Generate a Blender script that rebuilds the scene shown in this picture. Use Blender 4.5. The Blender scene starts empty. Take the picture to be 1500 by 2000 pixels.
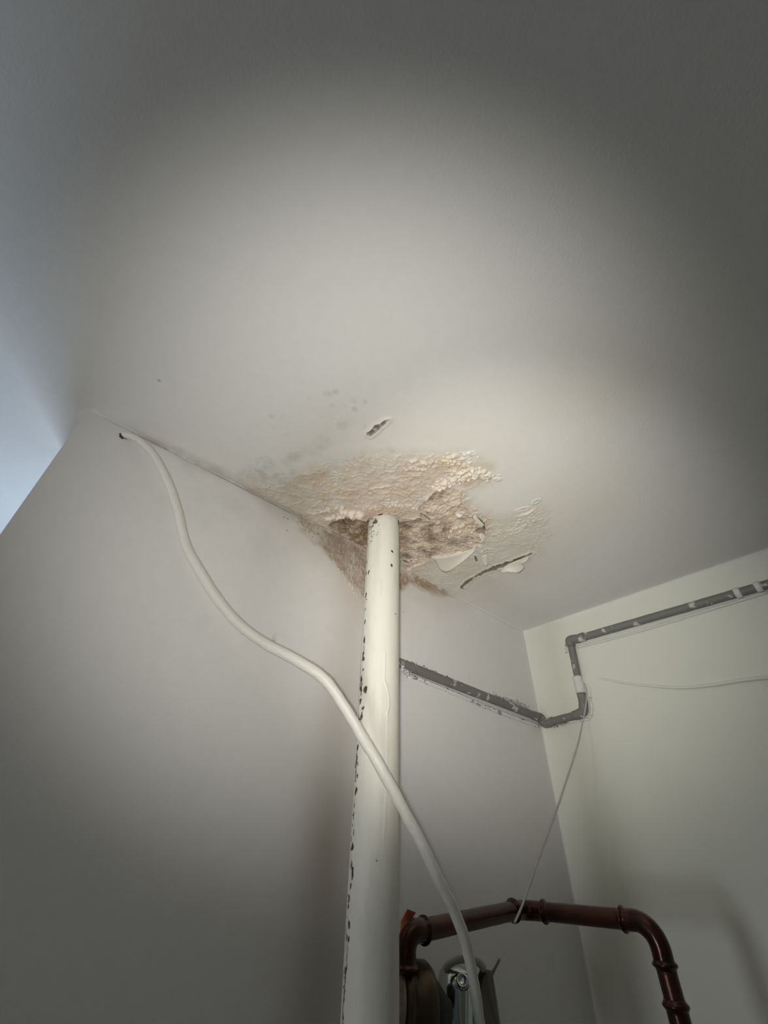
import bpy, math, random
import numpy as np
from mathutils import Vector, Matrix

scene = bpy.context.scene
COL = scene.collection

# ------------------------------------------------------------------ camera
FOC, YAW, PITCH, ROLL = 854.3, 0.72113, 0.67707, 0.028616      # focal length in px of a 1500x2000 frame
CZ = 1.98                                                      # camera height
H = CZ + 0.52                                                  # ceiling height
D = 0.6096                                                     # back wall plane (y)
XR = 1.0751                                                    # right wall plane (x)
XL = -0.0567                                                   # free end of the back wall (x)
PX, PY, PR = 0.4522, 0.5140, 0.0305                            # riser pipe axis, radius

def basis():
    f = np.array([math.sin(YAW)*math.cos(PITCH), math.cos(YAW)*math.cos(PITCH), math.sin(PITCH)])
    rt = np.array([math.cos(YAW), -math.sin(YAW), 0.0])
    up = np.cross(rt, f)
    return (math.cos(ROLL)*rt + math.sin(ROLL)*up, -math.sin(ROLL)*rt + math.cos(ROLL)*up, f)
RT, UP, FW = basis()
cam_d = bpy.data.cameras.new('camera')
cam = bpy.data.objects.new('camera', cam_d); COL.objects.link(cam)
cam_d.sensor_fit = 'AUTO'; cam_d.sensor_width = 36.0
cam_d.lens = FOC/2000.0*36.0
cam_d.clip_start = 0.01
cam.matrix_world = Matrix(((RT[0], UP[0], -FW[0], 0), (RT[1], UP[1], -FW[1], 0), (RT[2], UP[2], -FW[2], CZ), (0, 0, 0, 1)))
scene.camera = cam

# ------------------------------------------------------------------ world, lights, exposure
vs = scene.view_settings
vs.view_transform = 'Standard'; vs.look = 'None'; vs.gamma = 1.0; vs.exposure = 0.0
vs.use_curve_mapping = False
world = bpy.data.worlds.new('world'); scene.world = world; world.use_nodes = True
world.node_tree.nodes['Background'].inputs[0].default_value = (0.60, 0.74, 1.0, 1)
world.node_tree.nodes['Background'].inputs[1].default_value = 1.0

def aim(o, loc, target):
    o.location = loc
    o.rotation_euler = (Vector(target)-Vector(loc)).to_track_quat('-Z', 'Y').to_euler()
def light(name, kind, energy, color, loc, target, **kw):
    d = bpy.data.lights.new(name, kind); d.energy = energy; d.color = color
    for k, v in kw.items(): setattr(d, k, v)
    o = bpy.data.objects.new(name, d); COL.objects.link(o); aim(o, loc, target)
    return o
# the phone torch beside the lens: a wide soft beam, and an added spot filling the corner
TL = (-0.014, 0.0, CZ-0.004)
light('torch', 'SPOT', 10.6, (1.0, 0.97, 0.915), TL, (TL[0]+0.500, TL[1]+0.590, TL[2]+0.630),
      spot_size=math.radians(93), spot_blend=1.0, shadow_soft_size=0.015)
light('corner_fill', 'SPOT', 17.2, (1.0, 0.97, 0.915), TL, (TL[0]+0.765, TL[1]+0.455, TL[2]+0.455),
      spot_size=math.radians(62), spot_blend=1.0, shadow_soft_size=0.015)
# daylight through the window in the left wall
light('daylight_left', 'AREA', 9.0, (0.93, 0.97, 1.0), (-1.93, 0.42, CZ-0.17), (0.5, 0.45, CZ-0.1),
      shape='RECTANGLE', size=0.30, size_y=0.62)
# daylight through the window of the space behind the back wall
light('daylight_far', 'AREA', 13.5, (0.62, 0.78, 1.0), (0.27, 1.67, CZ+0.08), (-0.15, 0.9, CZ+0.45),
      shape='RECTANGLE', size=0.45, size_y=0.6)

# ------------------------------------------------------------------ helpers
def ray(px, py):
    return RT*(px-750)/FOC + UP*(1000-py)/FOC + FW
def on(px, py, axis, val):
    """point seen at a pixel on the plane coordinate[axis] = val (world)"""
    d = ray(px, py); v = val - (CZ if axis == 2 else 0)
    p = d*(v/d[axis]); return np.array([p[0], p[1], p[2]+CZ])
def dep(px, py, t):
    p = ray(px, py)*t; return np.array([p[0], p[1], p[2]+CZ])
def onC(px, py): return on(px, py, 2, H)[:2]
def onW(px, py, off=0.0): return on(px, py, 1, D-off)
def onR(px, py, off=0.0): return on(px, py, 0, XR-off)

rng = np.random.default_rng(7)
_lat = {}
def vnoise(x, y, scale, seed):
    if seed not in _lat: _lat[seed] = np.random.default_rng(seed).random((256, 256))
    g = _lat[seed]
    u = x/scale + 1000.0; v = y/scale + 1000.0
    i = np.floor(u).astype(int); j = np.floor(v).astype(int)
    a = u-i; b = v-j; a = a*a*(3-2*a); b = b*b*(3-2*b)
    i0 = i & 255; i1 = (i+1) & 255; j0 = j & 255; j1 = (j+1) & 255
    return ((g[i0, j0]*(1-a)+g[i1, j0]*a)*(1-b) + (g[i0, j1]*(1-a)+g[i1, j1]*a)*b)*2-1
def fbm(x, y, scale, seed, octv=4, gain=0.5):
    s = 0; a = 1; n = 0
    for k in range(octv):
        c, sn = math.cos(0.6*k), math.sin(0.6*k)
        s = s + a*vnoise(x*c-y*sn, x*sn+y*c, scale/(2**k), seed+k); n += a; a *= gain
    return s/n
def ss(e0, e1, x):
    t = np.clip((x-e0)/(e1-e0), 0, 1); return t*t*(3-2*t)
def seg_dist(X, Y, pts):
    pts = np.asarray(pts, float); best = np.full(np.shape(X), 1e9); par = np.zeros(np.shape(X))
    L = np.r_[0, np.cumsum(np.hypot(*np.diff(pts, axis=0).T))]
    for k in range(len(pts)-1):
        a, b = pts[k], pts[k+1]; d = b-a; l2 = d@d
        t = np.clip(((X-a[0])*d[0]+(Y-a[1])*d[1])/l2, 0, 1)
        q = np.hypot(X-a[0]-t*d[0], Y-a[1]-t*d[1])
        m = q < best; best = np.where(m, q, best); par = np.where(m, (L[k]+t*(L[k+1]-L[k]))/L[-1], par)
    return best, par
def poly_sd(X, Y, pts):
    pts = np.asarray(pts, float)
    d, _ = seg_dist(X, Y, np.vstack([pts, pts[:1]]))
    ins = np.zeros(np.shape(X), bool); n = len(pts); j = n-1
    for i in range(n):
        xi, yi = pts[i]; xj, yj = pts[j]
        if yi != yj:
            c = ((yi > Y) != (yj > Y)) & (X < (xj-xi)*(Y-yi)/(yj-yi)+xi)
            ins ^= c
        j = i
    return np.where(ins, -d, d)
def lerp(a, b, t): return a + (b-a)*t[..., None]

# materials ---------------------------------------------------------
MATS = {}
def mat(name, color, rough=0.6, metal=0.0, attr=None, var=0.05, vscale=40.0, bump=0.0, bscale=300.0, spec=0.5, coat=0.0, color2=None, c2scale=60.0, c2lo=0.5, c2hi=0.6):
    m = bpy.data.materials.new(name); m.use_nodes = True; MATS[name] = m
    nt = m.node_tree; N = nt.nodes; L = nt.links; bs = N['Principled BSDF']
    bs.inputs['Roughness'].default_value = rough; bs.inputs['Metallic'].default_value = metal
    bs.inputs['Specular IOR Level'].default_value = spec
    bs.inputs['Coat Weight'].default_value = coat; bs.inputs['Coat Roughness'].default_value = 0.15
    tc = N.new('ShaderNodeTexCoord')
    if attr:
        a = N.new('ShaderNodeAttribute'); a.attribute_name = attr; src = a.outputs['Color']
    else:
        r = N.new('ShaderNodeRGB'); r.outputs[0].default_value = (*color, 1); src = r.outputs[0]
    if color2:
        n2 = N.new('ShaderNodeTexNoise'); n2.inputs['Scale'].default_value = c2scale; n2.inputs['Detail'].default_value = 6
        L.new(tc.outputs['Object'], n2.inputs['Vector'])
        rp = N.new('ShaderNodeValToRGB'); rp.color_ramp.elements[0].position = c2lo; rp.color_ramp.elements[1].position = c2hi
        L.new(n2.outputs['Fac'], rp.inputs[0])
        mx = N.new('ShaderNodeMix'); mx.data_type = 'RGBA'
        L.new(rp.outputs[0], mx.inputs[0]); L.new(src, mx.inputs[6]); mx.inputs[7].default_value = (*color2, 1); src = mx.outputs[2]
    n = N.new('ShaderNodeTexNoise'); n.inputs['Scale'].default_value = vscale; n.inputs['Detail'].default_value = 5
    L.new(tc.outputs['Object'], n.inputs['Vector'])
    mr = N.new('ShaderNodeMapRange'); mr.inputs[3].default_value = 1-var; mr.inputs[4].default_value = 1+var
    L.new(n.outputs['Fac'], mr.inputs[0])
    hs = N.new('ShaderNodeHueSaturation'); L.new(src, hs.inputs['Color']); L.new(mr.outputs[0], hs.inputs['Value'])
    L.new(hs.outputs[0], bs.inputs['Base Color'])
    if bump:
        nb = N.new('ShaderNodeTexNoise'); nb.inputs['Scale'].default_value = bscale; nb.inputs['Detail'].default_value = 4
        L.new(tc.outputs['Object'], nb.inputs['Vector'])
        b = N.new('ShaderNodeBump'); b.inputs['Strength'].default_value = bump; b.inputs['Distance'].default_value = 0.002
        L.new(nb.outputs['Fac'], b.inputs['Height']); L.new(b.outputs[0], bs.inputs['Normal'])
    return m
PAINT = (0.735, 0.725, 0.695)
mat('plaster_stained', PAINT, 0.75, attr='stain', var=0.035, vscale=60, bump=0.12, bscale=260, spec=0.3)
mat('wall_paint', (0.735, 0.725, 0.70), 0.7, var=0.03, vscale=14, bump=0.06, bscale=120, spec=0.3)
mat('wall_paint_right', (0.69, 0.697, 0.612), 0.7, var=0.03, vscale=14, bump=0.06, bscale=120, spec=0.3)
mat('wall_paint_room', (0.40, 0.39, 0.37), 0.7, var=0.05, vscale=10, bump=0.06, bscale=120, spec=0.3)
mat('floor_concrete', (0.22, 0.21, 0.20), 0.8, var=0.15, vscale=12)
mat('pipe_paint', (0.83, 0.81, 0.72), 0.5, attr='stain', var=0.02, vscale=50, bump=0.05, bscale=90, spec=0.3)
mat('cable_paint', (0.68, 0.665, 0.595), 0.5, var=0.05, vscale=150, bump=0.25, bscale=400)
mat('conduit_grey', (0.175, 0.175, 0.158), 0.6, var=0.12, vscale=120, bump=0.2, bscale=300, color2=(0.52, 0.51, 0.48), c2scale=55, c2lo=0.60, c2hi=0.66)
mat('caulk', (0.72, 0.71, 0.67), 0.7, var=0.1, vscale=200, bump=0.4, bscale=300, color2=(0.20, 0.19, 0.17), c2scale=110, c2lo=0.56, c2hi=0.64)
mat('crust', (0.60, 0.58, 0.54), 0.8, var=0.2, vscale=300, bump=0.5, bscale=400, color2=(0.17, 0.16, 0.14), c2scale=180, c2lo=0.45, c2hi=0.6)
mat('flake_paint', (0.70, 0.66, 0.575), 0.6, var=0.04, vscale=80)
mat('wire_grey', (0.42, 0.41, 0.38), 0.5, var=0.15, vscale=300)
mat('copper_dark', (0.062, 0.020, 0.010), 0.30, metal=0.5, var=0.35, vscale=45, bump=0.08, bscale=90, color2=(0.038, 0.014, 0.008), c2scale=28, c2lo=0.40, c2hi=0.65)
mat('copper_fitting', (0.06, 0.019, 0.010), 0.22, metal=0.55, var=0.3, vscale=60, bump=0.1, bscale=120, color2=(0.033, 0.013, 0.008), c2scale=40, c2lo=0.42, c2hi=0.62)
mat('orange_plastic', (0.50, 0.13, 0.055), 0.6, var=0.2, vscale=120)
mat('bronze', (0.10, 0.072, 0.038), 0.42, metal=0.6, var=0.35, vscale=60, color2=(0.06, 0.05, 0.03), c2scale=40, c2lo=0.4, c2hi=0.7)
mat('chrome', (0.55, 0.60, 0.58), 0.12, metal=1.0, var=0.1, vscale=60)
mat('black_rubber', (0.018, 0.018, 0.016), 0.6, var=0.2)
mat('beige_plastic', (0.30, 0.27, 0.20), 0.55, var=0.12, vscale=40)
mat('old_gasket', (0.33, 0.31, 0.22), 0.85, var=0.35, vscale=200, bump=0.8, bscale=250)
mat('clip_white', (0.66, 0.65, 0.61), 0.55, var=0.05)
mat('dark_gap', (0.05, 0.045, 0.04), 0.9, var=0.2)
mat('window_frame_white', (0.75, 0.75, 0.73), 0.45)
g = bpy.data.materials.new('window_glass'); g.use_nodes = True; MATS['window_glass'] = g
_n = g.node_tree.nodes; _l = g.node_tree.links; _o = _n['Material Output']; _n.remove(_n['Principled BSDF'])
_t = _n.new('ShaderNodeBsdfTransparent'); _g = _n.new('ShaderNodeBsdfGlossy'); _g.inputs['Roughness'].default_value = 0.03
_m = _n.new('ShaderNodeMixShader'); _f = _n.new('ShaderNodeFresnel'); _f.inputs['IOR'].default_value = 1.3
_l.new(_f.outputs[0], _m.inputs[0]); _l.new(_t.outputs[0], _m.inputs[1]); _l.new(_g.outputs[0], _m.inputs[2]); _l.new(_m.outputs[0], _o.inputs[0])

# mesh building -----------------------------------------------------
def mesh_obj(name, verts, faces, material, parent=None, smooth=True, kind=None, col=None):
    me = bpy.data.meshes.new(name)
    me.from_pydata([tuple(map(float, v)) for v in verts], [], [tuple(map(int, f)) for f in faces])
    me.update()
    if smooth: me.polygons.foreach_set('use_smooth', np.ones(len(me.polygons), bool))
    if col is not None:
        at = me.color_attributes.new('stain', 'FLOAT_COLOR', 'POINT')
        at.data.foreach_set('color', np.c_[col, np.ones(len(col))].astype(np.float32).ravel())
    me.materials.append(MATS[material])
    o = bpy.data.objects.new(name, me); COL.objects.link(o)
    if parent is not None: o.parent = parent
    if kind: o['kind'] = kind
    return o
def empty(name, loc, label, cat, group=None):
    o = bpy.data.objects.new(name, None); COL.objects.link(o)
    o.empty_display_size = 0.05
    o['label'] = label; o['category'] = cat
    if group: o['group'] = group
    return o
def tag(o, label, cat):
    o['label'] = label; o['category'] = cat; return o
class MB:
    def __init__(s): s.v = []; s.f = []
    def add(s, v, f):
        b = len(s.v); s.v += [tuple(p) for p in v]; s.f += [tuple(i+b for i in q) for q in f]
    def box(s, lo, hi):
        x0, y0, z0 = lo; x1, y1, z1 = hi
        s.add([(x0,y0,z0),(x1,y0,z0),(x1,y1,z0),(x0,y1,z0),(x0,y0,z1),(x1,y0,z1),(x1,y1,z1),(x0,y1,z1)],
              [(0,3,2,1),(4,5,6,7),(0,1,5,4),(1,2,6,5),(2,3,7,6),(3,0,4,7)])
    def obj(s, name, material, parent=None, smooth=False, kind=None): return mesh_obj(name, s.v, s.f, material, parent, smooth, kind)
def spline(pts, n=12):
    """Catmull-Rom through points (any dimension)"""
    P = np.asarray(pts, float); P = np.vstack([2*P[0]-P[1], P, 2*P[-1]-P[-2]]); out = []
    for i in range(1, len(P)-2):
        p0, p1, p2, p3 = P[i-1], P[i], P[i+1], P[i+2]
        for t in np.linspace(0, 1, n, endpoint=False):
            out.append(0.5*(2*p1+(p2-p0)*t+(2*p0-5*p1+4*p2-p3)*t*t+(3*p1-p0-3*p2+p3)*t**3))
    out.append(P[-2]); return np.array(out)
def sweep(path, radii, seg=20, wob=0.0, seed=1, squash=None):
    """tube along a path with a radius per point; returns verts, faces (capped)"""
    P = np.asarray(path, float); n = len(P); r = np.broadcast_to(np.asarray(radii, float), (n,))
    T = np.gradient(P, axis=0); T /= np.linalg.norm(T, axis=1)[:, None]
    a = np.array([0, 0, 1.0]) if abs(T[0][2]) < 0.9 else np.array([1.0, 0, 0])
    u = np.cross(T[0], a); u /= np.linalg.norm(u); V = []; F = []
    rg = np.random.default_rng(seed)
    ph = np.linspace(0, 2*np.pi, seg, endpoint=False)
    arc = np.r_[0, np.cumsum(np.linalg.norm(np.diff(P, axis=0), axis=1))]
    for i in range(n):
        u = u - T[i]*(u@T[i]); u /= np.linalg.norm(u); w = np.cross(T[i], u)
        k = r[i]*np.ones(seg)
        if wob: k = k*(1+wob*fbm(arc[i]+0*ph, ph*0.006, 0.012, seed+50, 3))
        for j in range(seg): V.append(P[i]+k[j]*(math.cos(ph[j])*u+math.sin(ph[j])*w))
    for i in range(n-1):
        for j in range(seg):
            k = (j+1) % seg; F.append((i*seg+j, i*seg+k, (i+1)*seg+k, (i+1)*seg+j))
    F.append(tuple(range(seg-1, -1, -1))); F.append(tuple(range((n-1)*seg, n*seg)))
    return V, F
def tube(name, path, radii, material, parent=None, seg=20, wob=0.0, seed=1):
    v, f = sweep(path, radii, seg, wob, seed); return mesh_obj(name, v, f, material, parent)
def lathe(name, origin, axis, profile, material, parent=None, seg=40, smooth=True):
    """profile: (distance along axis, radius)"""
    ax = np.array(axis, float); ax /= np.linalg.norm(ax)
    pts = [np.array(origin)+ax*h for h, _ in profile]; T = ax
    a = np.array([0, 0, 1.0]) if abs(ax[2]) < 0.9 else np.array([1.0, 0, 0])
    u = np.cross(T, a); u /= np.linalg.norm(u); w = np.cross(T, u); V = []; F = []
    for p, (_, r) in zip(pts, profile):
        for j in range(seg):
            t = 2*np.pi*j/seg; V.append(p+r*(math.cos(t)*u+math.sin(t)*w))
    for i in range(len(pts)-1):
        for j in range(seg):
            k = (j+1) % seg; F.append((i*seg+j, i*seg+k, (i+1)*seg+k, (i+1)*seg+j))
    F.append(tuple(range(seg-1, -1, -1))); F.append(tuple(range((len(pts)-1)*seg, len(pts)*seg)))
    return mesh_obj(name, V, F, material, parent, smooth)
def grid_faces(nx, ny, flip=False):
    i = np.arange(nx-1)[:, None]; j = np.arange(ny-1)[None, :]
    a = i*ny+j; q = np.stack([a, a+ny, a+ny+1, a+1], -1).reshape(-1, 4)
    return q[:, ::-1] if flip else q
def fast_mesh(name, V, Q, material, col, kind=None):
    me = bpy.data.meshes.new(name)
    me.vertices.add(len(V)); me.vertices.foreach_set('co', np.asarray(V, np.float32).ravel())
    me.loops.add(Q.size); me.loops.foreach_set('vertex_index', Q.astype(np.int32).ravel())
    me.polygons.add(len(Q)); me.polygons.foreach_set('loop_start', np.arange(0, Q.size, 4, dtype=np.int32))
    me.polygons.foreach_set('use_smooth', np.ones(len(Q), bool))
    me.update(calc_edges=True); me.validate()
    at = me.color_attributes.new('stain', 'FLOAT_COLOR', 'POINT')
    at.data.foreach_set('color', np.c_[col, np.ones(len(col))].astype(np.float32).ravel())
    me.materials.append(MATS[material])
    o = bpy.data.objects.new(name, me); COL.objects.link(o)
    if kind: o['kind'] = kind
    return o
def bumps(Xs, Ys, h, pts, n, spread, r0, r1, h0, h1, rg, power=1.0):
    """rounded lumps of swollen paint scattered along a polyline"""
    pts = np.asarray(pts, float); L = np.r_[0, np.cumsum(np.hypot(*np.diff(pts, axis=0).T))]
    for _ in range(n):
        s = rg.random()*L[-1]; k = min(np.searchsorted(L, s, 'right')-1, len(pts)-2)
        c = pts[k]+(pts[k+1]-pts[k])*(s-L[k])/(L[k+1]-L[k]) + rg.normal(0, spread, 2)
        r = r0+(r1-r0)*rg.random()**2; hh = h0+(h1-h0)*rg.random()
        an = rg.random()*np.pi; e = 0.55+0.45*rg.random()
        i0, i1 = np.searchsorted(Xs, [c[0]-r, c[0]+r]); j0, j1 = np.searchsorted(Ys, [c[1]-r, c[1]+r])
        if i1-i0 < 1 or j1-j0 < 1: continue
        X, Y = np.meshgrid(Xs[i0:i1]-c[0], Ys[j0:j1]-c[1], indexing='ij')
        a = X*math.cos(an)+Y*math.sin(an); b = (-X*math.sin(an)+Y*math.cos(an))/e
        d2 = (a*a+b*b)/r**2
        z = hh*np.clip(1-d2, 0, 1)**0.7
        h[i0:i1, j0:j1] = np.maximum(h[i0:i1, j0:j1], h[i0:i1, j0:j1]*0.4+z)

# ------------------------------------------------------------------ ceiling
STEP = 0.0011
fx0, fx1, fy0 = 0.0, 0.76, 0.24
xs = np.unique(np.r_[np.linspace(-2.0, -0.1, 12), np.linspace(-0.08, fx0, 14), np.arange(fx0, fx1, STEP), np.linspace(fx1, XR-0.02, 18), np.linspace(XR-0.018, XR+0.004, 14), XR+0.1])
ys = np.unique(np.r_[np.linspace(-1.4, 0.0, 8), np.linspace(0.02, fy0, 12), np.arange(fy0, D+0.004, STEP), np.linspace(D+0.006, 2.3, 14)])
X, Y = np.meshgrid(xs, ys, indexing='ij')
def CP(*pts): return [onC(*p) for p in pts]
wx = 0.006*fbm(X, Y, 0.03, 11); wy = 0.006*fbm(X, Y, 0.03, 21)
fine = 0.0022*fbm(X, Y, 0.008, 31)
h = np.zeros_like(X)
rg = np.random.default_rng(3)
# stained, swollen field
A_poly = CP((480,950),(560,940),(612,912),(680,888),(760,880),(830,890),(900,882),(950,915),(945,940),(915,965),(960,1010),(1000,1015),(1050,985),(1075,1000),(1080,1045),(1050,1085),(980,1125),(900,1160),(850,1150),(800,1125),(700,1080),(600,1030),(540,985))
sdA = poly_sd(X+2.0*wx, Y+2.0*wy, A_poly)
A = ss(0.022, -0.02, sdA+0.010*fbm(X, Y, 0.025, 41))
Ain = ss(0.004, -0.010, sdA)
lobe = ss(0.575, 0.66, X)
A *= 1-0.62*lobe; Ain *= 1-0.5*lobe
rid = 1-np.abs(fbm(X+wx, Y+wy, 0.022, 51, 3))*2.2
rid2 = 1-np.abs(fbm(X-wy, Y+wx, 0.011, 57, 3))*2.4
h += Ain*(0.0016*fbm(X, Y, 0.03, 61)+0.0013*np.clip(rid, 0, 1)**4+0.0007*np.clip(rid2, 0, 1)**3)
# swollen paint beads and crusts
bumps(xs, ys, h, CP((606,1003),(640,996),(668,990)), 60, 0.003, 0.002, 0.007, 0.001, 0.004, rg)
bumps(xs, ys, h, CP((640,1012),(675,1005),(700,1010)), 60, 0.003, 0.003, 0.009, 0.002, 0.006, rg)
bumps(xs, ys, h, CP((668,997),(690,1003),(710,1006)), 26, 0.0025, 0.005, 0.011, 0.004, 0.008, rg)
bumps(xs, ys, h, CP((715,995),(760,985),(815,990)), 110, 0.004, 0.0018, 0.005, 0.001, 0.003, rg)
bumps(xs, ys, h, CP((790,915),(840,903),(880,898),(925,890)), 110, 0.006, 0.002, 0.007, 0.001, 0.0035, rg)
bumps(xs, ys, h, CP((850,950),(885,938),(910,925),(945,925)), 150, 0.006, 0.002, 0.008, 0.0015, 0.005, rg)
bumps(xs, ys, h, CP((880,900),(905,912),(935,925),(960,932)), 80, 0.006, 0.002, 0.007, 0.001, 0.004, rg)
bumps(xs, ys, h, CP((640,960),(700,950),(780,945),(850,935)), 70, 0.010, 0.003, 0.009, 0.0005, 0.002, rg)
bumps(xs, ys, h, CP((625,975),(660,965),(720,960)), 30, 0.010, 0.002, 0.006, 0.0008, 0.002, rg)
bumps(xs, ys, h, CP((960,1050),(1010,1035),(1050,1005)), 120, 0.010, 0.0015, 0.005, 0.0006, 0.0016, rg)
# thin curved ridges of lifted paint film
for pl, hh in ((((712,962),(722,953),(745,950),(770,948)), 0.0022), (((665,958),(690,955),(705,960)), 0.0018), (((640,975),(665,972),(700,972)), 0.0016), (((770,935),(800,930),(840,928)), 0.0016), (((610,960),(613,945),(630,940)), 0.0016), (((690,930),(705,926),(720,931)),0.0013), (((1005,1010),(1030,1003),(1048,992)), 0.0018), (((860,925),(880,920),(905,918)),0.0018)):
    d, t = seg_dist(X+0.6*wx, Y+0.6*wy, CP(*pl)); h += hh*np.exp(-(d/0.0017)**2)*np.sin(np.pi*np.clip(t, 0.04, 0.96))
# paint fallen off, bare brown plaster right of the pipe
B_poly = CP((821,1010),(819,992),(834,978),(850,962),(880,952),(903,966),(903,985),(922,1005),(944,1025),(950,1048),(936,1060),(930,1072),(905,1080),(870,1085),(845,1090),(800,1112),(783,1118),(775,1060),(778,1022),(800,1018))
sdB = poly_sd(X+0.5*wx+fine, Y+0.5*wy+fine, B_poly)
low = ss(0.455, 0.50, Y)*ss(0.585, 0.545, X)
B = ss(0.0010+0.008*low, -0.0010-0.010*low, sdB)
h = h*(1-0.7*B)
h += -0.0042*B + B*(0.0013*fbm(X, Y, 0.005, 73, 2)+0.0024*fbm(X, Y, 0.013, 71, 4)+0.0016*np.clip(1-np.abs(fbm(X, Y, 0.012, 75, 3))*2.2, 0, 1)**3)
h += 0.0026*np.exp(-(np.clip(sdB-0.001, 0, 1)/0.0035)**1.5)*(sdB > 0.0006)*np.clip(0.35+1.2*fbm(X, Y, 0.02, 81), 0, 1)*(1-low)
# bare plaster left of the pipe
C_poly = CP((662,1012),(690,1014),(722,1020),(730,1040),(730,1085),(705,1072),(680,1060),(650,1040),(640,1026))
sdC = poly_sd(X+0.6*wx+fine, Y+0.6*wy+fine, C_poly)
Cc = ss(0.0010, -0.0020, sdC)
h = h*(1-0.75*Cc) - 0.0045*Cc + Cc*(0.0032*fbm(X, Y, 0.014, 91, 4)+0.0014*fbm(X, Y, 0.005, 93, 2))
bumps(xs, ys, h, CP((800,1050),(860,1040),(910,1035)), 60, 0.012, 0.002, 0.007, 0.001, 0.004, rg)
bumps(xs, ys, h, CP((850,1035),(866,1042)), 16, 0.003, 0.004, 0.009, 0.003, 0.006, rg)
bumps(xs, ys, h, CP((690,1040),(715,1050)), 22, 0.006, 0.003, 0.008, 0.001, 0.004, rg)
# hollows in the bare plaster
for (cx, cy, r, dp) in ((705,1047,0.006,0.008),(808,1064,0.006,0.006),(795,1092,0.012,0.004),(938,1040,0.008,0.006),(866,1048,0.004,0.006),(800,1035,0.010,0.005),(936,1064,0.005,0.003)):
    c = onC(cx, cy); h -= dp*np.exp(-((X-c[0])**2+(Y-c[1])**2)/r**2)
# a dark slot under the bead left of the pipe, cut edges right of it
dk = np.zeros_like(X)
for pl, w, dp in ((((664,1016),(674,1027),(686,1035)), 0.0028, 0.007), (((786,1096),(797,1103),(804,1098)), 0.0035, 0.006), (((930,1008),(943,1022),(948,1040)), 0.0030, 0.006), (((822,1004),(830,1012),(846,1020)), 0.0022, 0.005), (((927,1086),(930,1090),(932,1098)), 0.0025, 0.003), (((942,1080),(952,1074),(968,1077)), 0.0016, 0.003),
                  (((901,1149),(912,1139),(925,1127)), 0.0060, 0.003), (((922,1129),(950,1117),(985,1103),(1010,1094),(1036,1082)), 0.0085, 0.0035),
                  (((1044,982),(1050,977)),0.0016,0.003), (((1012,997),(1030,992)),0.0014,0.002), (((890,938),(902,928),(918,918)),0.0014,0.004), (((836,975),(852,960),(880,950)),0.0018,0.003)):
    d, t = seg_dist(X+0.35*wx, Y+0.35*wy, CP(*pl))
    wv = w*(0.30+0.70*np.sin(np.pi*np.clip(t, 0.03, 0.97))**0.7)*(1+0.45*vnoise(X, Y, 0.005, 95))
    g_ = ss(wv, wv*0.5, d); h -= dp*g_; dk = np.maximum(dk, ss(wv*1.05, wv*0.8, d))
    h += 0.0010*np.exp(-((d-wv-0.002)/0.003)**2)*(d > wv)
# small tear of its own above
T_poly = CP((717,850),(717,845),(727,838),(733,830),(743,828),(750,821),(761,819),(752,829),(742,838),(733,846),(724,853))
sdT = poly_sd(X+0.5*fine, Y+0.5*fine, T_poly)
Tm = ss(0.0008, -0.0012, sdT)
h += -0.006*Tm*(0.75+0.5*fbm(X, Y, 0.005, 97)); dk = np.maximum(dk, Tm*np.clip(1.0+0.9*fbm(X, Y, 0.006, 98), 0, 1))
h += 0.0016*np.exp(-(np.clip(sdT, 0, 1)/0.004)**2)*(1-Tm)
# plaster around the pipe: collar, and an open gap along part of the rim
rp = np.hypot(X-PX, Y-PY); th = np.arctan2(Y-PY, X-PX)
fac = np.arctan2(-PY, -PX)                                    # towards the viewer
da = np.angle(np.exp(1j*(th-fac)))
collar = np.exp(-np.clip(rp-PR, 0, 1)/0.010)
h += 0.002*collar*(1+0.8*fbm(X, Y, 0.008, 99))
gapw = 0.0028*np.clip(0.25+1.3*np.cos(da*1.1+0.2)+0.5*vnoise(X, Y, 0.010, 103), 0, 1.1)+0.0004
gap = (rp < PR+gapw)
h = np.where(gap, -0.010, h)
# rounded internal corners with the walls
def cove(d, r): 
    d = np.clip(d, 0, r); return r-np.sqrt(np.clip(r*r-(r-d)**2, 0, None))
main = (X > XL+0.01)
h += np.where(main, cove(D-Y, 0.0035)*(Y < D+1e-6), 0) + np.where(Y < D, cove(XR-X, 0.006), 0)
h += 0.0005*fbm(X, Y, 0.25, 105, 2)
Vc = np.stack([X, Y, H-h], -1).reshape(-1, 3)
# paint, stain, bare plaster, mould
col = np.empty(X.shape+(3,)); col[:] = PAINT
halo = ss(0.15, 0.0, sdA+0.04*fbm(X, Y, 0.09, 111))
col = lerp(col, np.array((0.66, 0.625, 0.545)), 0.55*halo)
c2 = onC(1150, 770); yl = np.exp(-(((X-c2[0])/0.10)**2+((Y-c2[1])/0.11)**2))
c3 = onC(1190, 960); yl2 = np.exp(-(((X-c3[0])/0.13)**2+((Y-c3[1])/0.09)**2))
col = lerp(col, np.array((0.66, 0.62, 0.52)), np.clip(0.6*yl+0.45*yl2, 0, 1)*(0.7+0.5*fbm(X, Y, 0.07, 115)))
tan = np.array((0.555, 0.47, 0.365))
col = lerp(col, tan, A*np.clip(0.72+0.75*fbm(X, Y, 0.035, 121), 0, 1))
near = np.exp(-np.clip(rp-PR, 0, 1)/0.085)
col = lerp(col, np.array((0.43, 0.325, 0.24)), np.clip(near*A*(0.50+0.6*fbm(X, Y, 0.03, 125)), 0, 1))
col = lerp(col, np.array((0.60, 0.47, 0.27)), 0.45*A*ss(0.25, 0.7, fbm(X, Y, 0.045, 127)))
bare = np.clip(B*0.85+Cc, 0, 1)
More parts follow.
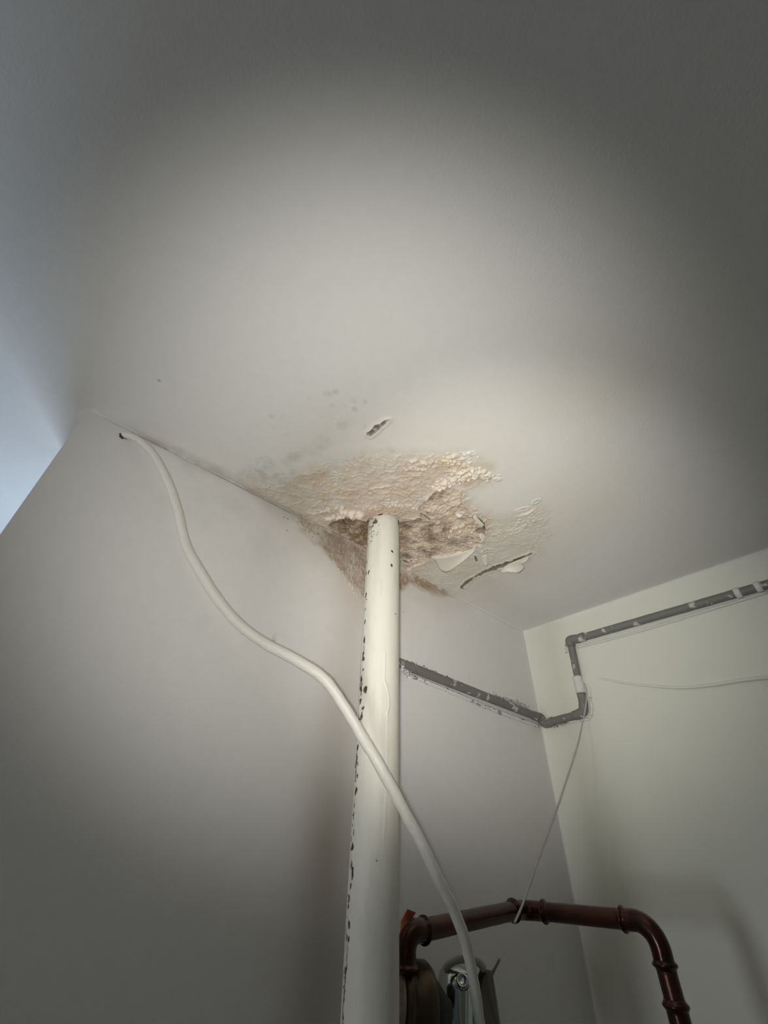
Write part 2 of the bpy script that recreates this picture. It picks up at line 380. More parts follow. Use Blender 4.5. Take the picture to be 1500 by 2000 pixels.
brown = lerp(np.broadcast_to(np.array((0.64, 0.545, 0.43)), X.shape+(3,)), np.array((0.20, 0.14, 0.088)), np.clip(0.08+0.95*fbm(X, Y, 0.022, 131)+1.35*np.exp(-np.clip(rp-PR, 0, 1)/0.05), 0, 1))
col = lerp(col, brown, bare)
rim = np.exp(-((sdB+0.0014)/0.0018)**2)*np.clip(0.35+1.3*fbm(X, Y, 0.012, 133), 0, 1)*(1-low)
col = lerp(col, np.array((0.27, 0.195, 0.13)), 0.8*rim)  # dirt on the broken paint edge, plus the lip's shadow painted in
# raised beads keep their white paint
white = ss(0.0016, 0.0042, h)*Ain*(1-0.9*bare)*(Y < D-0.008)
col = lerp(col, np.array((0.72, 0.64, 0.535)), 0.75*white)
# dirt specks, then the shade of pits and grooves put into the colour
speck = ss(0.50, 0.72, fbm(X, Y, 0.007, 135, 2))*np.clip(0.8*bare+0.4*near*A, 0, 1)
col = lerp(col, np.array((0.14, 0.085, 0.05)), 0.8*speck)
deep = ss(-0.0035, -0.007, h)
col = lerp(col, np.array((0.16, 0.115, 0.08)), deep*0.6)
col = lerp(col, np.array((0.135, 0.118, 0.095)), 0.9*dk)
# mould: grey-green clouds and spots
def blot(px, py, r, a, c=(0.42, 0.43, 0.39), ns=0.5, sc=0.01):
    global col
    p = onC(px, py); q = np.hypot(X-p[0], Y-p[1])/r
    col = lerp(col, np.array(c), a*np.clip(1-q**2, 0, 1)*np.clip(0.6+ns*1.6*fbm(X, Y, sc, 141), 0, 1))
for b in ((640,770,0.008,.5),(656,765,0.006,.7),(690,784,0.007,.5),(713,785,0.005,.4),(692,800,0.007,.5),(668,830,0.012,.45),(648,792,0.006,.3),(575,893,0.016,.6),(560,905,0.014,.4),(572,922,0.010,.7),(586,888,0.010,.4),(630,866,0.02,.3),(610,880,0.02,.25),(500,925,0.025,.6),(530,930,0.03,.6),(520,905,0.02,.5),(480,930,0.02,.5),(550,945,0.03,.5),(765,882,0.007,.7),(720,912,0.008,.45),(722,916,0.006,.5),(530,813,0.006,.3),(862,1132,0.008,.9),(420,918,0.02,.35),(380,900,0.016,.4),(350,880,0.014,.3),(655,912,0.012,.3),(705,920,0.010,.4),(740,935,0.006,.4)):
    blot(*b, sc=0.008)
blot(311, 743, 0.0028, 0.95, (0.10, 0.11, 0.10), 0)
for k in range(60):
    p = (rg.normal(640, 55), rg.normal(880, 45)); blot(p[0], p[1], 0.002+0.003*rg.random(), 0.35*rg.random(), sc=0.004)
# dirty line along the wall edge, left of the stain
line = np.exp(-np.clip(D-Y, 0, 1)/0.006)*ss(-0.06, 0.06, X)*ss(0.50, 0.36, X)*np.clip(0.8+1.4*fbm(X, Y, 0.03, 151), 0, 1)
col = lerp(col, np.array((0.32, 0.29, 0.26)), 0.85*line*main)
col = lerp(col, np.array((0.03, 0.025, 0.02)), gap*1.0)
ceiling = fast_mesh('ceiling', Vc, grid_faces(len(xs), len(ys), True), 'plaster_stained', np.clip(col, 0, 1).reshape(-1, 3), 'structure')

# ------------------------------------------------------------------ back wall (stained below the ceiling)
zt = H
wxs = np.unique(np.r_[XL, np.linspace(XL+0.003, 0.0, 8), np.linspace(0.01, 0.28, 30), np.arange(0.28, 0.66, 0.0013), np.linspace(0.665, XR-0.02, 30), np.linspace(XR-0.018, XR+0.003, 12)])
wzs = np.unique(np.r_[0.0, np.linspace(1.2, H-0.32, 12), np.linspace(H-0.31, H-0.17, 20), np.arange(H-0.165, H+0.003, 0.0013)])
X, Z = np.meshgrid(wxs, wzs, indexing='ij'); S = H-Z
def WP(*pts): return [(onW(*p)[0], H-onW(*p)[2]) for p in pts]
wx = 0.006*fbm(X, S, 0.03, 211); wy = 0.006*fbm(X, S, 0.03, 221)
W_poly = WP((545,975),(600,1045),(645,1085),(668,1125),(690,1150),(708,1175),(725,1180),(760,1172),(800,1140),(850,1165),(905,1165)) + [(0.72, -0.05), (0.3, -0.05)]
sdW = poly_sd(X+1.5*wx, S+1.5*wy, W_poly)
Aw = ss(0.010, -0.012, sdW+0.006*fbm(X, S, 0.02, 231))
Awi = ss(0.001, -0.006, sdW)
h = np.zeros_like(X)
streak = 1-np.abs(fbm(X*1.0+S*0.55, S*0.45-X*0.3, 0.012, 241, 3))*2.2
h += Awi*(0.0020*fbm(X, S, 0.02, 251)+0.0018*np.clip(streak, 0, 1)**3)
bumps(wxs, H-wzs[::-1], h[:, ::-1], WP((650,1090),(672,1120),(690,1150),(706,1168)), 46, 0.004, 0.0015, 0.005, 0.0005, 0.0022, rg)
bumps(wxs, H-wzs[::-1], h[:, ::-1], WP((680,1080),(700,1100),(708,1120)), 40, 0.010, 0.0015, 0.005, 0.0005, 0.0022, rg)
h += np.where(X > XL+0.01, cove(S, 0.0035), 0) + cove(XR-X, 0.004)
h += 0.0006*fbm(X, S, 0.22, 261, 2)
e = onW(238, 848)
hole = np.hypot((X-e[0])*1.0, Z-e[2])
Vw = np.stack([X, D-h, Z], -1).reshape(-1, 3)
col = np.empty(X.shape+(3,)); col[:] = (0.735, 0.725, 0.70)
halo = ss(0.07, 0.0, sdW+0.02*fbm(X, S, 0.05, 265))
col = lerp(col, np.array((0.63, 0.575, 0.51)), 0.55*halo)
col = lerp(col, np.array((0.355, 0.275, 0.195)), Aw*np.clip(0.80+0.8*fbm(X, S, 0.03, 271), 0, 1))
nr = np.exp(-((X-PX)/0.07)**2)*np.exp(-S/0.05)
col = lerp(col, np.array((0.21, 0.145, 0.095)), np.clip(Aw*nr*(0.95+0.6*fbm(X, S, 0.015, 275)), 0, 1))
run = np.exp(-((X-PX-0.01)/0.045)**2)*ss(0.45, 0.05, S)                   # pinkish run-off behind the pipe
col = lerp(col, np.array((0.58, 0.50, 0.45)), 0.5*run)
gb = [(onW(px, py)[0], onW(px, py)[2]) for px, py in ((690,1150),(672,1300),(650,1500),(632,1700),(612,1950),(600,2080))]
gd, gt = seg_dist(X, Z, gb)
col = lerp(col, np.array((0.40, 0.36, 0.31)), np.exp(-(gd/0.045)**2)*np.clip(gt*1.3, 0, 0.85)*(0.9+0.3*fbm(X, Z, 0.10, 287)))   # soft dark band beside the pipe, its shade painted into the wall colour
white = ss(0.0012, 0.003, h)*Awi*ss(0.004, 0.010, S)
col = lerp(col, np.array((0.68, 0.60, 0.50)), 0.7*white)
speck = ss(0.40, 0.62, fbm(X, S, 0.006, 281, 2))*Aw
col = lerp(col, np.array((0.20, 0.14, 0.09)), 0.6*speck)
for (px, py, r, a) in ((555,1010,0.0022,.9),(562,1013,0.0022,.9),(561,1036,0.003,.4),(750,1197,0.002,.8),(788,1196,0.002,.5),(535,1248,0.006,.35),(574,1012,0.001,.6)):
    p = onW(px, py); q = np.hypot(X-p[0], Z-p[2])/r
    col = lerp(col, np.array((0.12, 0.10, 0.08)), a*np.clip(1-q*q, 0, 1))
dust = ss(0.16, 0.02, S)*ss(-0.05, 0.10, X)*ss(0.40, 0.25, X)*np.clip(fbm(X, S, 0.05, 285)+0.1, 0, 1)
col = lerp(col, np.array((0.50, 0.49, 0.46)), 0.5*dust)
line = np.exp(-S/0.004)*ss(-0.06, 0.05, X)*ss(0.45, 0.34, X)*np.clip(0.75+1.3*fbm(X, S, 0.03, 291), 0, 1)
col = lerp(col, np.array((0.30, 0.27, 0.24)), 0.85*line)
nv = len(Vw); Q = grid_faces(len(wxs), len(wzs))
nz = len(wzs); TH = 0.14
ext = np.array([[XL, D, 0], [XL, D+TH, 0], [XL, D+TH, H+0.002], [XL, D, H+0.002], [XR+0.12, D+TH, 0], [XR+0.12, D+TH, H+0.002]])
Q = np.vstack([Q, np.array([[0, 3, 2, 1], [1, 2, 5, 4]])+np.array([[nv]])])
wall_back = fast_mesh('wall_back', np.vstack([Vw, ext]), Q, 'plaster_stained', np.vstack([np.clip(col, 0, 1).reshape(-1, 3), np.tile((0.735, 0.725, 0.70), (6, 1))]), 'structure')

# ------------------------------------------------------------------ rest of the room
def struct(name, boxes, material):
    m = MB()
    for lo, hi in boxes: m.box(lo, hi)
    return m.obj(name, material, kind='structure')
XW, YB, YF, T2 = -1.75, -1.3, 1.5, 0.14
struct('floor', [((XW-T2, YB-T2, -0.1), (XR+T2, YF+T2, 0.0))], 'floor_concrete')
struct('wall_right', [((XR, YB-T2, 0.0), (XR+T2, YF+T2, H+0.02))], 'wall_paint_right')
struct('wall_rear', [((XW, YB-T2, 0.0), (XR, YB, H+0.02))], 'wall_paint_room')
def wall_with_window(name, axis, pos, a0, a1, w0, w1, z0, z1):
    def b(u0, u1, za, zb):
        return (((pos[0], u0, za), (pos[1], u1, zb)) if axis == 0 else ((u0, pos[0], za), (u1, pos[1], zb)))
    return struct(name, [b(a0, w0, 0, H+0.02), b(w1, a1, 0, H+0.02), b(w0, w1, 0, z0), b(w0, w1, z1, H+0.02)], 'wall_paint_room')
def window(name, axis, c, w0, w1, z0, z1):
    fr = MB(); f = 0.035
    def bx(m, u0, u1, za, zb, t0, t1):
        m.box((c+t0, u0, za) if axis == 0 else (u0, c+t0, za), (c+t1, u1, zb) if axis == 0 else (u1, c+t1, zb))
    bx(fr, w0, w0+f, z0, z1, -0.03, 0.03); bx(fr, w1-f, w1, z0, z1, -0.03, 0.03)
    bx(fr, w0+f, w1-f, z0, z0+f, -0.03, 0.03); bx(fr, w0+f, w1-f, z1-f, z1, -0.03, 0.03)
    o = fr.obj(name, 'window_frame_white', kind='structure')
    p = MB(); bx(p, w0+f, w1-f, z0+f, z1-f, -0.003, 0.003); p.obj('pane', 'window_glass', o)
    return o
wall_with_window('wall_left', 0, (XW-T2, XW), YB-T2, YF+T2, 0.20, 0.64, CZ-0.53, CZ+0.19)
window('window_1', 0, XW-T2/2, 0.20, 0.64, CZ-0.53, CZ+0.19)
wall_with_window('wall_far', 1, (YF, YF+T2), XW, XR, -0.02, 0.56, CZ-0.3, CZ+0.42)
window('window_2', 1, YF+T2/2, -0.02, 0.56, CZ-0.3, CZ+0.42)

# ------------------------------------------------------------------ riser pipe
def pipe_hit(px, py):
    d = ray(px, py); a = d[0]**2+d[1]**2; b = -2*(d[0]*PX+d[1]*PY); c = PX**2+PY**2-PR**2
    q = b*b-4*a*c
    t = (-b-math.sqrt(max(q, 0)))/(2*a)
    p = d*t; return math.atan2(p[1]-PY, p[0]-PX), p[2]+CZ, t
fac = math.atan2(-PY, -PX)
nt = 224; zf0 = CZ-0.32
zs = np.unique(np.r_[np.linspace(0.0, zf0, 14), np.arange(zf0, H+0.008, 0.0011)])
tt = fac-math.pi+2*math.pi*np.arange(nt)/nt
TT, ZZ = np.meshgrid(tt, zs, indexing='ij')
U = (TT-fac)*PR                                                     # arc length from the side facing the viewer
hh = 0.0003*fbm(U, ZZ*0.3, 0.02, 311)+0.00025*fbm(U, ZZ, 0.012, 315)
chip = np.zeros_like(U)
def chipat(px, py, w, hgt, amp=1.0):
    global chip
    a, z, t = pipe_hit(px, py); u = math.remainder(a-fac, 2*math.pi)*PR
    s = t/FOC; cosv = max(0.35, math.cos(u/PR)); ru = max(0.0008, 0.85*w*s/2/cosv); rz = max(0.0008, hgt*s/2)*1.0
    m = (abs(ZZ-z) < 3*rz) & (abs(U-u) < 4*ru)
    if not m.any(): return
    q = np.hypot((U[m]-u)/ru, (ZZ[m]-z)/rz)+0.55*fbm(U[m], ZZ[m], 0.003, 321, 2)
    chip[m] = np.maximum(chip[m], amp*ss(1.15, 0.85, q))
for c in ((713,1347,8,13),(705,1345,4,26),(703,1370,5,10),(708,1384,6,7),(705,1400,5,16),(700,1408,5,10),(698,1460,5,10),(696,1482,4,26),(695,1543,6,10),(694,1520,3,12),(688,1655,5,10),(686,1690,5,12),(688,1705,5,22),(681,1755,4,12),(680,1770,4,8),(681,1808,5,12),(680,1836,5,10),(677,1872,3,10),(677,1886,3,14),(674,1912,3,26),(672,1942,3,30),(670,1972,3,40),(669,2000,3,30),(712,1215,4,10),(711,1250,4,14),(709,1280,4,18),(710,1286,4,6),(767,1077,6,6),(765,1104,5,7),(773,1199,3,3),(736,1681,3,3),(714,1163,5,12),(717,1065,4,14),(690,1625,3,10),(684,1730,3,10),(716,1098,3,8),(715,1120,3,12),(679,1850,2,20)): chipat(*c)
for k in range(45):
    y = 1060+940*rg.random(); xl = 718-(y-1040)*0.0573; chipat(xl+2+5*rg.random()**1.5, y, 1.5+2.5*rg.random(), 3+10*rg.random()**2)
rust = np.zeros_like(U)
for k in range(70):
    x, y = rg.normal(731, 7), 1012+45*rg.random()**1.3
    if x > 719+0.0: chipat(x-(y-1012)*0.22, y, 1.5+2*rg.random(), 1.5+2.5*rg.random(), 0.75)
chipat(732, 1019, 12, 9, 0.9); chipat(727, 1028, 6, 6, 0.8); chipat(779, 1022, 3, 16, 0.9); chipat(743, 1004, 12, 4, 1)
def ridge(pts, w, amp):
    global hh
    q = [(math.remainder(pipe_hit(*p)[0]-fac, 2*math.pi)*PR, pipe_hit(*p)[1]) for p in pts]
    d, t = seg_dist(U, ZZ, q); hh += amp*np.exp(-(d/w)**2)
ridge([(752,1275),(751,1330),(757,1346),(760,1365),(759,1385),(756,1393)], 0.0011, 0.0008)
ridge([(757,1390),(756,1480),(754,1560),(750,1640)], 0.0012, 0.0004)
ridge([(745,1330),(742,1420),(741,1500)], 0.004, 0.0003)
hh += -0.0009*chip + 0.0006*np.clip(np.abs(fbm(U, ZZ, 0.006, 331, 2)), 0, 1)*np.exp(-((U+0.030)/0.006)**2)
# a lumpy band of old paint just below the ceiling
hh += 0.0010*np.exp(-((ZZ-(H-0.045))/0.012)**2)*np.clip(fbm(U, ZZ, 0.02, 341)+0.3, 0, 1)
RR = PR+hh
Vp = np.stack([PX+RR*np.cos(TT), PY+RR*np.sin(TT), ZZ], -1).reshape(-1, 3)
Q = grid_faces(nt, len(zs)); m = len(zs); last = (nt-1)*m+np.arange(m-1)
Q = np.vstack([Q, np.stack([last, np.arange(m-1), np.arange(m-1)+1, last+1], -1)])
col = np.empty(U.shape+(3,)); col[:] = (0.665, 0.65, 0.57)
topd = ss(0.045, 0.0, H-ZZ)*np.clip(0.35+0.9*fbm(U, ZZ, 0.012, 351), 0, 1)*ss(0.012, -0.02, U)
col = lerp(col, np.array((0.62, 0.45, 0.33)), 0.75*topd)
col = lerp(col, np.array((0.58, 0.565, 0.50)), 0.6*ss(0.1, 0.6, fbm(U, ZZ*0.25, 0.012, 355)))
col = lerp(col, np.array((0.060, 0.045, 0.035)), chip)
riser = fast_mesh('riser_pipe', Vp, Q, 'pipe_paint', np.clip(col, 0, 1).reshape(-1, 3))
tag(riser, 'thick cream painted vertical pipe with chipped paint running into the stained ceiling', 'pipe')

# ------------------------------------------------------------------ hanging cream cable
cp = [dep(233,846,0.700), dep(243,849,0.674), dep(268,858,0.668), dep(300,888,0.664), dep(325,935,0.656), dep(345,990,0.648), dep(362,1060,0.640), dep(385,1106,0.632), dep(425,1170,0.626), dep(470,1222,0.622), dep(520,1258,0.618), dep(580,1290,0.610),
      dep(632,1325,0.600), dep(668,1373,0.588), dep(705,1434,0.572), dep(742,1496,0.550), dep(782,1570,0.540), dep(822,1645,0.535), dep(855,1715,0.532), dep(885,1775,0.530), dep(907,1832,0.526), dep(920,1890,0.520), dep(930,1945,0.515), dep(937,2000,0.51), dep(948,2090,0.505), dep(962,2200,0.50), np.array([0.50, 0.47, CZ-0.75]), np.array([0.53, 0.50, 0.6]), np.array([0.54, 0.52, 0.02])]
path = spline(cp, 14)
rad = np.interp(np.arange(len(path))/351.0, [0, 0.12, 0.3, 0.45, 0.8, 1.0], [0.0050, 0.0058, 0.0074, 0.0076, 0.0066, 0.0056])
tag(tube('cable', path, rad, 'cable_paint', seg=24, wob=0.10, seed=5), 'long cream painted cable looping from the wall top in front of the thick pipe', 'cable')
cable = bpy.data.objects['cable']
hp = onW(238, 849); v = []; f = []
for k in range(24):
    a = 2*math.pi*k/24; r = 1+0.25*math.sin(3*a+1)+0.15*math.sin(7*a)
    v += [(hp[0]+r*0.0065*math.cos(a)+0.003, D-0.0012, hp[2]+r*0.0042*math.sin(a)-0.0020), (hp[0]+r*0.0065*math.cos(a)+0.003, D+0.004, hp[2]+r*0.0042*math.sin(a)-0.0020)]
f = [(2*k, 2*((k+1) % 24), 2*((k+1) % 24)+1, 2*k+1) for k in range(24)] + [tuple(range(0, 48, 2))]
mesh_obj('hole_edge', v, f, 'dark_gap', cable, smooth=False)

# ------------------------------------------------------------------ grey conduit along both walls
con = empty('conduit', None, 'grey paint-splashed conduit stepping around the room corner below the ceiling', 'conduit')
CR = 0.0093
def line_pts(a, b, n=40): return [a+(b-a)*t for t in np.linspace(0, 1, n)]
off = 0.009
a0 = onW(770, 1291, off); a1 = onW(1048, 1398, off)
zc = (a1[2]+a0[2])/2
a1 = np.array([XR-0.030, D-off, onW(1055, 1402, off)[2]])
tube('back_run', line_pts(a0, a1), CR, 'conduit_grey', con, 20, 0.06, 2)
b0 = onR(1072, 1411, off); b1 = onR(1122, 1398, off)
corner = [a1-np.array([0.012, 0, 0]), a1, a1+np.array([0.012, -0.002, -0.001]), (a1+b0)/2+np.array([0.006, 0.006, 0]), b0+np.array([0, 0.010, 0]), b0, b0+np.array([0, -0.012, 0.0005])]
tube('corner_elbow', spline(corner, 8), CR*1.12, 'conduit_grey', con, 20, 0.08, 3)
b2 = onR(1140, 1392, off); c0 = onR(1140, 1378, off)
tube('short_run', line_pts(b0, b1), CR*0.95, 'conduit_grey', con, 20, 0.08, 4)
el = [b1, onR(1130, 1395, off), onR(1139, 1388, off), onR(1139, 1374, off), onR(1136, 1356, off)]
tube('lower_elbow', spline(el, 8), CR*1.12, 'conduit_grey', con, 20, 0.10, 5)
d0 = onR(1136, 1358, off); d1 = onR(1116, 1262, off)
tube('upright_run', line_pts(d0, d1), CR*0.92, 'conduit_grey', con, 20, 0.10, 6)
tube('coupling_sleeve', line_pts(onR(1127, 1322, off), onR(1135, 1354, off), 12), CR*1.18, 'clip_white', con, 20, 0.08, 7)
e0 = onR(1135, 1246, off)
el = [d1, onR(1113, 1252, off), onR(1117, 1249, off), onR(1130, 1247, off), onR(1142, 1243, off)]
tube('upper_elbow', spline(el, 8), CR*1.15, 'conduit_grey', con, 20, 0.08, 8)
e0 = onR(1138, 1245, off); e1 = onR(1500, 1141, off); e1 = e0+(e1-e0)*((e0[1]+1.29)/(e0[1]-e1[1]))
tube('right_run', line_pts(e0, e1, 160), CR*0.95, 'conduit_grey', con, 20, 0.05, 9)
for px, py in ((1441, 1158), (1481, 1146)):
    p = onR(px, py, off); d = (e1-e0)/np.linalg.norm(e1-e0)
    tube('clip', [p-d*0.006, p-d*0.004, p+d*0.004, p+d*0.006], [CR*0.9, CR*1.16, CR*1.16, CR*0.9], 'clip_white', con, 16, 0.15, 10)
# beads of old filler and paint along the underside
def bead(name, pts, r, mt='caulk', seed=11, wob=0.35): tube(name, spline(pts, 16), r, mt, con, 10, wob, seed)
bead('filler_bead', [onW(800,1319,0.002), onW(870,1347,0.002), onW(940,1377,0.002), onW(1000,1400,0.002), onW(1050,1418,0.002)], 0.0042)
bead('filler_bead', [onR(1062,1421,0.002), onR(1090,1414,0.002), onR(1125,1408,0.002), onR(1150,1403,0.002), onR(1156,1385,0.002), onR(1152,1362,0.002)], 0.0030, seed=12)
bead('filler_bead', [onR(1107,1275,0.002), onR(1104,1262,0.002), onR(1107,1250,0.002), onR(1116,1244,0.002)], 0.0025, seed=13)
bead('filler_bead', [onR(1128,1264,0.003), onR(1160,1256,0.003), onR(1230,1238,0.003), onR(1330,1208,0.003), onR(1500,1156,0.003)], 0.0026, 'clip_white', seed=14)
# crumbs of plaster stuck along the top edge
def crumbs(name, pts, n, spread, seed):
    r2 = np.random.default_rng(seed); m = MB(); P = spline(pts, 30)
    for _ in range(n):
        c = P[r2.integers(len(P))]+r2.normal(0, spread, 3)*np.array([1, 1, 1]); s = 0.0012+0.0026*r2.random()**2
        q = r2.normal(size=(3, 3)); q, _r = np.linalg.qr(q)
        oc = [np.array(v)*s*(0.6+0.8*r2.random()) for v in ((1,0,0),(-1,0,0),(0,1,0),(0,-1,0),(0,0,1),(0,0,-1))]
        m.add([c+q@v for v in oc], [(0,2,4),(2,1,4),(1,3,4),(3,0,4),(2,0,5),(1,2,5),(3,1,5),(0,3,5)])
    m.obj(name, 'crust', con, smooth=False, kind='stuff')
crumbs('plaster_crumbs', [onW(960,1358,0.006), onW(1000,1370,0.006), onW(1034,1382,0.006)], 150, 0.0022, 21)
crumbs('plaster_crumbs', [onW(785,1292,0.008), onW(820,1300,0.006), onW(880,1328,0.005), onW(910,1340,0.005)], 90, 0.0018, 22)
crumbs('plaster_crumbs', [onW(783,1300,0.016), onW(790,1312,0.016), onW(802,1318,0.010)], 90, 0.003, 23)
crumbs('plaster_crumbs', [onR(1070,1420,0.006), onR(1100,1413,0.006)], 60, 0.0015, 24)
crumbs('plaster_crumbs', [onR(1118,1290,0.016), onR(1124,1310,0.016)], 40, 0.0014, 25)

# ------------------------------------------------------------------ thin cables on the right wall
sp = [onR(1168,1323,-0.002), onR(1185,1327,0.000), onR(1215,1333,0.001), onR(1275,1340,0.002), onR(1330,1343,0.0025), onR(1390,1338,0.003), onR(1440,1330,0.003), onR(1500,1323,0.003), onR(1580,1318,0.003), onR(1700,1316,0.003), np.array([XR-0.003, -0.4, CZ+0.28]), np.array([XR-0.003, -0.85, CZ+0.26]), np.array([XR-0.003, -1.29, CZ+0.27])]
path = spline(sp, 14)
tag(tube('sagging_cable', path, np.interp(np.arange(len(path))/126.0, [0, .15, .6, 1], [0.0018, 0.0024, 0.0034, 0.0040]), 'wall_paint_right', seg=14, wob=0.06, seed=31),
    'thin painted-over cable sagging along the right wall under the conduit', 'cable')
pw = [onR(1142,1335,0.018), onR(1146,1352,0.024), onR(1143,1385,0.030), onR(1136,1420,0.040)]
end = dep(1005, 1803, 0.590)
p0 = pw[-1]
for t, (px, py) in zip((0.12, 0.25, 0.42, 0.60, 0.76, 0.90), ((1128,1455),(1112,1506),(1090,1572),(1062,1648),(1040,1712),(1021,1766))):
    t0 = np.dot(p0-np.array([0,0,CZ]), FW); t1 = 0.590; pw.append(dep(px, py, t0+(t1-t0)*t))
pw.append(end)
tag(tube('hanging_wire', spline(pw, 14), 0.0015, 'wire_grey', seg=10, wob=0.25, seed=33), 'thin grey wire hanging from the conduit down to the copper pipe', 'wire')

# ------------------------------------------------------------------ copper pipe with press fittings
cop = empty('copper_pipe', None, 'dark brown copper pipe with beaded fittings arching below the conduit', 'pipe')
CO = 0.0114; YC = 0.53; XC = 0.783
xl_ = on(793, 1850, 1, YC)[0]; zr = CZ-0.0645; zr2 = CZ-0.0510
yl_ = on(1303, 1900, 0, XC)[1]
def arc(c, u, v, r, n=14): return [c+r*(u*(1-math.cos(a))+v*math.sin(a)) for a in np.linspace(0, math.pi/2, n)]
def elbow(name, corner, din, dout, r, sock, mt='copper_fitting'):
    """fitting from travel direction din to dout with a bead at both sockets"""
    din = np.array(din, float); dout = np.array(dout, float); c = np.array(corner, float)
    s = c-din*r; body = [s+din*r*math.sin(a)+dout*r*(1-math.cos(a)) for a in np.linspace(0, math.pi/2, 16)]
    pre = [s-din*sock*(1-t) for t in np.linspace(0, 1, 14)[:-1]]; post = [body[-1]+dout*sock*t for t in np.linspace(0, 1, 14)[1:]]
    P = pre+body+post; n = len(P); r0 = CO*1.06; R_ = np.full(n, r0)
    prof = [1.06, 1.20, 1.30, 1.30, 1.20, 1.08, 1.06]
    for i, k in enumerate(prof): R_[i+1] = CO*k; R_[n-2-i] = CO*k
    R_[0] = CO*1.03; R_[-1] = CO*1.03
    return tube(name, P, R_, mt, cop, 28, 0.03, 41)
A_ = np.array([xl_, YC, zr]); B_ = np.array([XC, YC, zr2]); C_ = np.array([XC, yl_, zr2]); E_ = np.array([XC, yl_, 0.0])
tube('left_leg', line_pts(np.array([xl_, YC, on(793, 1890, 1, YC)[2]]), A_-np.array([0, 0, 0.028]), 30), CO, 'copper_dark', cop, 28, 0.02, 42)
tube('back_run', line_pts(A_+np.array([0.028, 0, 0]), B_-np.array([0.028, 0, 0]), 40), CO, 'copper_dark', cop, 28, 0.02, 43)
tube('side_run', line_pts(B_-np.array([0, 0.028, 0]), C_+np.array([0, 0.034, 0]), 30), CO, 'copper_dark', cop, 28, 0.02, 44)
tube('right_leg', line_pts(C_-np.array([0, 0, 0.034]), E_, 120), CO, 'copper_dark', cop, 28, 0.02, 45)
elbow('elbow', A_, (0, 0, 1), (1, 0, 0), 0.019, 0.017)
elbow('elbow', B_, (1, 0, 0), (0, -1, 0), 0.020, 0.018)
elbow('elbow', C_, (0, -1, 0), (0, 0, -1), 0.026, 0.018)
zcp = on(1326, 1990, 0, XC)[2]
P = [np.array([XC, yl_, zcp+0.016-0.0016*i]) for i in range(21)]
R_ = np.array([1.03, 1.08, 1.2, 1.3, 1.3, 1.2, 1.08, 1.06, 1.06, 1.06, 1.06, 1.06, 1.06, 1.06, 1.08, 1.2, 1.3, 1.3, 1.2, 1.08, 1.03])*CO
tube('coupling', P, R_, 'copper_fitting', cop, 28, 0.03, 46)
# orange flag behind the left elbow
fl = [dep(783,1822,0.563), dep(784,1800,0.563), dep(797,1776,0.563), dep(812,1782,0.563), dep(800,1806,0.563), dep(789,1832,0.563)]
v = fl+[p+np.array([0.002, 0.004, 0]) for p in fl]; n = len(fl)
mesh_obj('orange_flag', v, [tuple(range(n)), tuple(range(2*n-1, n-1, -1))]+[(i, i+n, (i+1) % n+n, (i+1) % n) for i in range(n)], 'orange_plastic', cop, smooth=False)

# ------------------------------------------------------------------ valve below the copper pipe
val = empty('valve', None, 'chrome valve with large bronze union nut beside the thick pipe', 'valve')
vo = dep(832, 1972, 0.52); ax = np.array([0.90, -0.35, -0.12])
ax /= np.linalg.norm(ax)
lathe('union_nut', vo-ax*0.042, ax, [(0, 0.024), (0.001, 0.036), (0.005, 0.040), (0.010, 0.040), (0.013, 0.037), (0.017, 0.037), (0.020, 0.041), (0.036, 0.042), (0.041, 0.039), (0.042, 0.026)], 'bronze', val)
lathe('gasket', vo-ax*0.046, ax, [(0, 0.020), (0.0005, 0.0375), (0.0038, 0.038), (0.004, 0.02)], 'old_gasket', val)
lathe('neck', vo, ax, [(0, 0.030), (0.006, 0.030), (0.014, 0.024), (0.026, 0.014), (0.030, 0.012)], 'black_rubber', val)
bo = dep(889, 2012, 0.565); up = np.array([0.02, -0.10, 1.0])
lathe('chrome_body', bo-up*0.03, up, [(0, 0.019), (0.004, 0.0235), (0.040, 0.024), (0.070, 0.024), (0.082, 0.022), (0.087, 0.016), (0.090, 0.008), (0.091, 0.001)], 'chrome', val)
bb = bo-up*0.03
tube('supply_pipe', line_pts(np.array([bb[0], bb[1], bb[2]+0.004]), np.array([bb[0], bb[1], 0.0]), 40), 0.0110, 'copper_dark', val, 20, 0.02, 54)
so = dep(903, 1915, 0.532); sa = -ray(904, 1912); sa = sa/np.linalg.norm(sa)+np.array([0.0, 0.1, 0.35])
lathe('screw_cap', so-sa*0.006, sa, [(0, 0.0075), (0.006, 0.0075), (0.008, 0.0065), (0.0082, 0.005), (0.006, 0.0045), (0.006, 0.001)], 'chrome', val, 24)
m = MB()
oc = dep(955, 1985, 0.56)
pr = [dep(938,1905,0.605), dep(948,1893,0.605), dep(962,1896,0.605), dep(966,1925,0.600), dep(972,1960,0.595), dep(985,2060,0.575), dep(935,2060,0.575)]
bk = ray(955, 1950); bk = bk/np.linalg.norm(bk)*0.018; n = len(pr)
mid = sum(pr)/n
fr_ = [mid+(p-mid)*0.90-bk*0.08 for p in pr]
v = fr_+pr+[p+bk for p in pr]
mesh_obj('side_cover', v, [tuple(range(n))[::-1]]+[(i+k*n, (i+1) % n+k*n, (i+1) % n+(k+1)*n, i+(k+1)*n) for k in (0, 1) for i in range(n)]+[tuple(range(2*n, 3*n))], 'beige_plastic', val, smooth=False)
tube('wire_tail', spline([dep(955,1915,0.60), dep(962,1900,0.595), dep(970,1885,0.59), dep(976,1872,0.59)], 8), [0.0022]*12+[0.0018]*12+[0.0014], 'wire_grey', val, 10, 0.1, 51)
cb = (pr[5]+pr[6])/2+bk*0.5
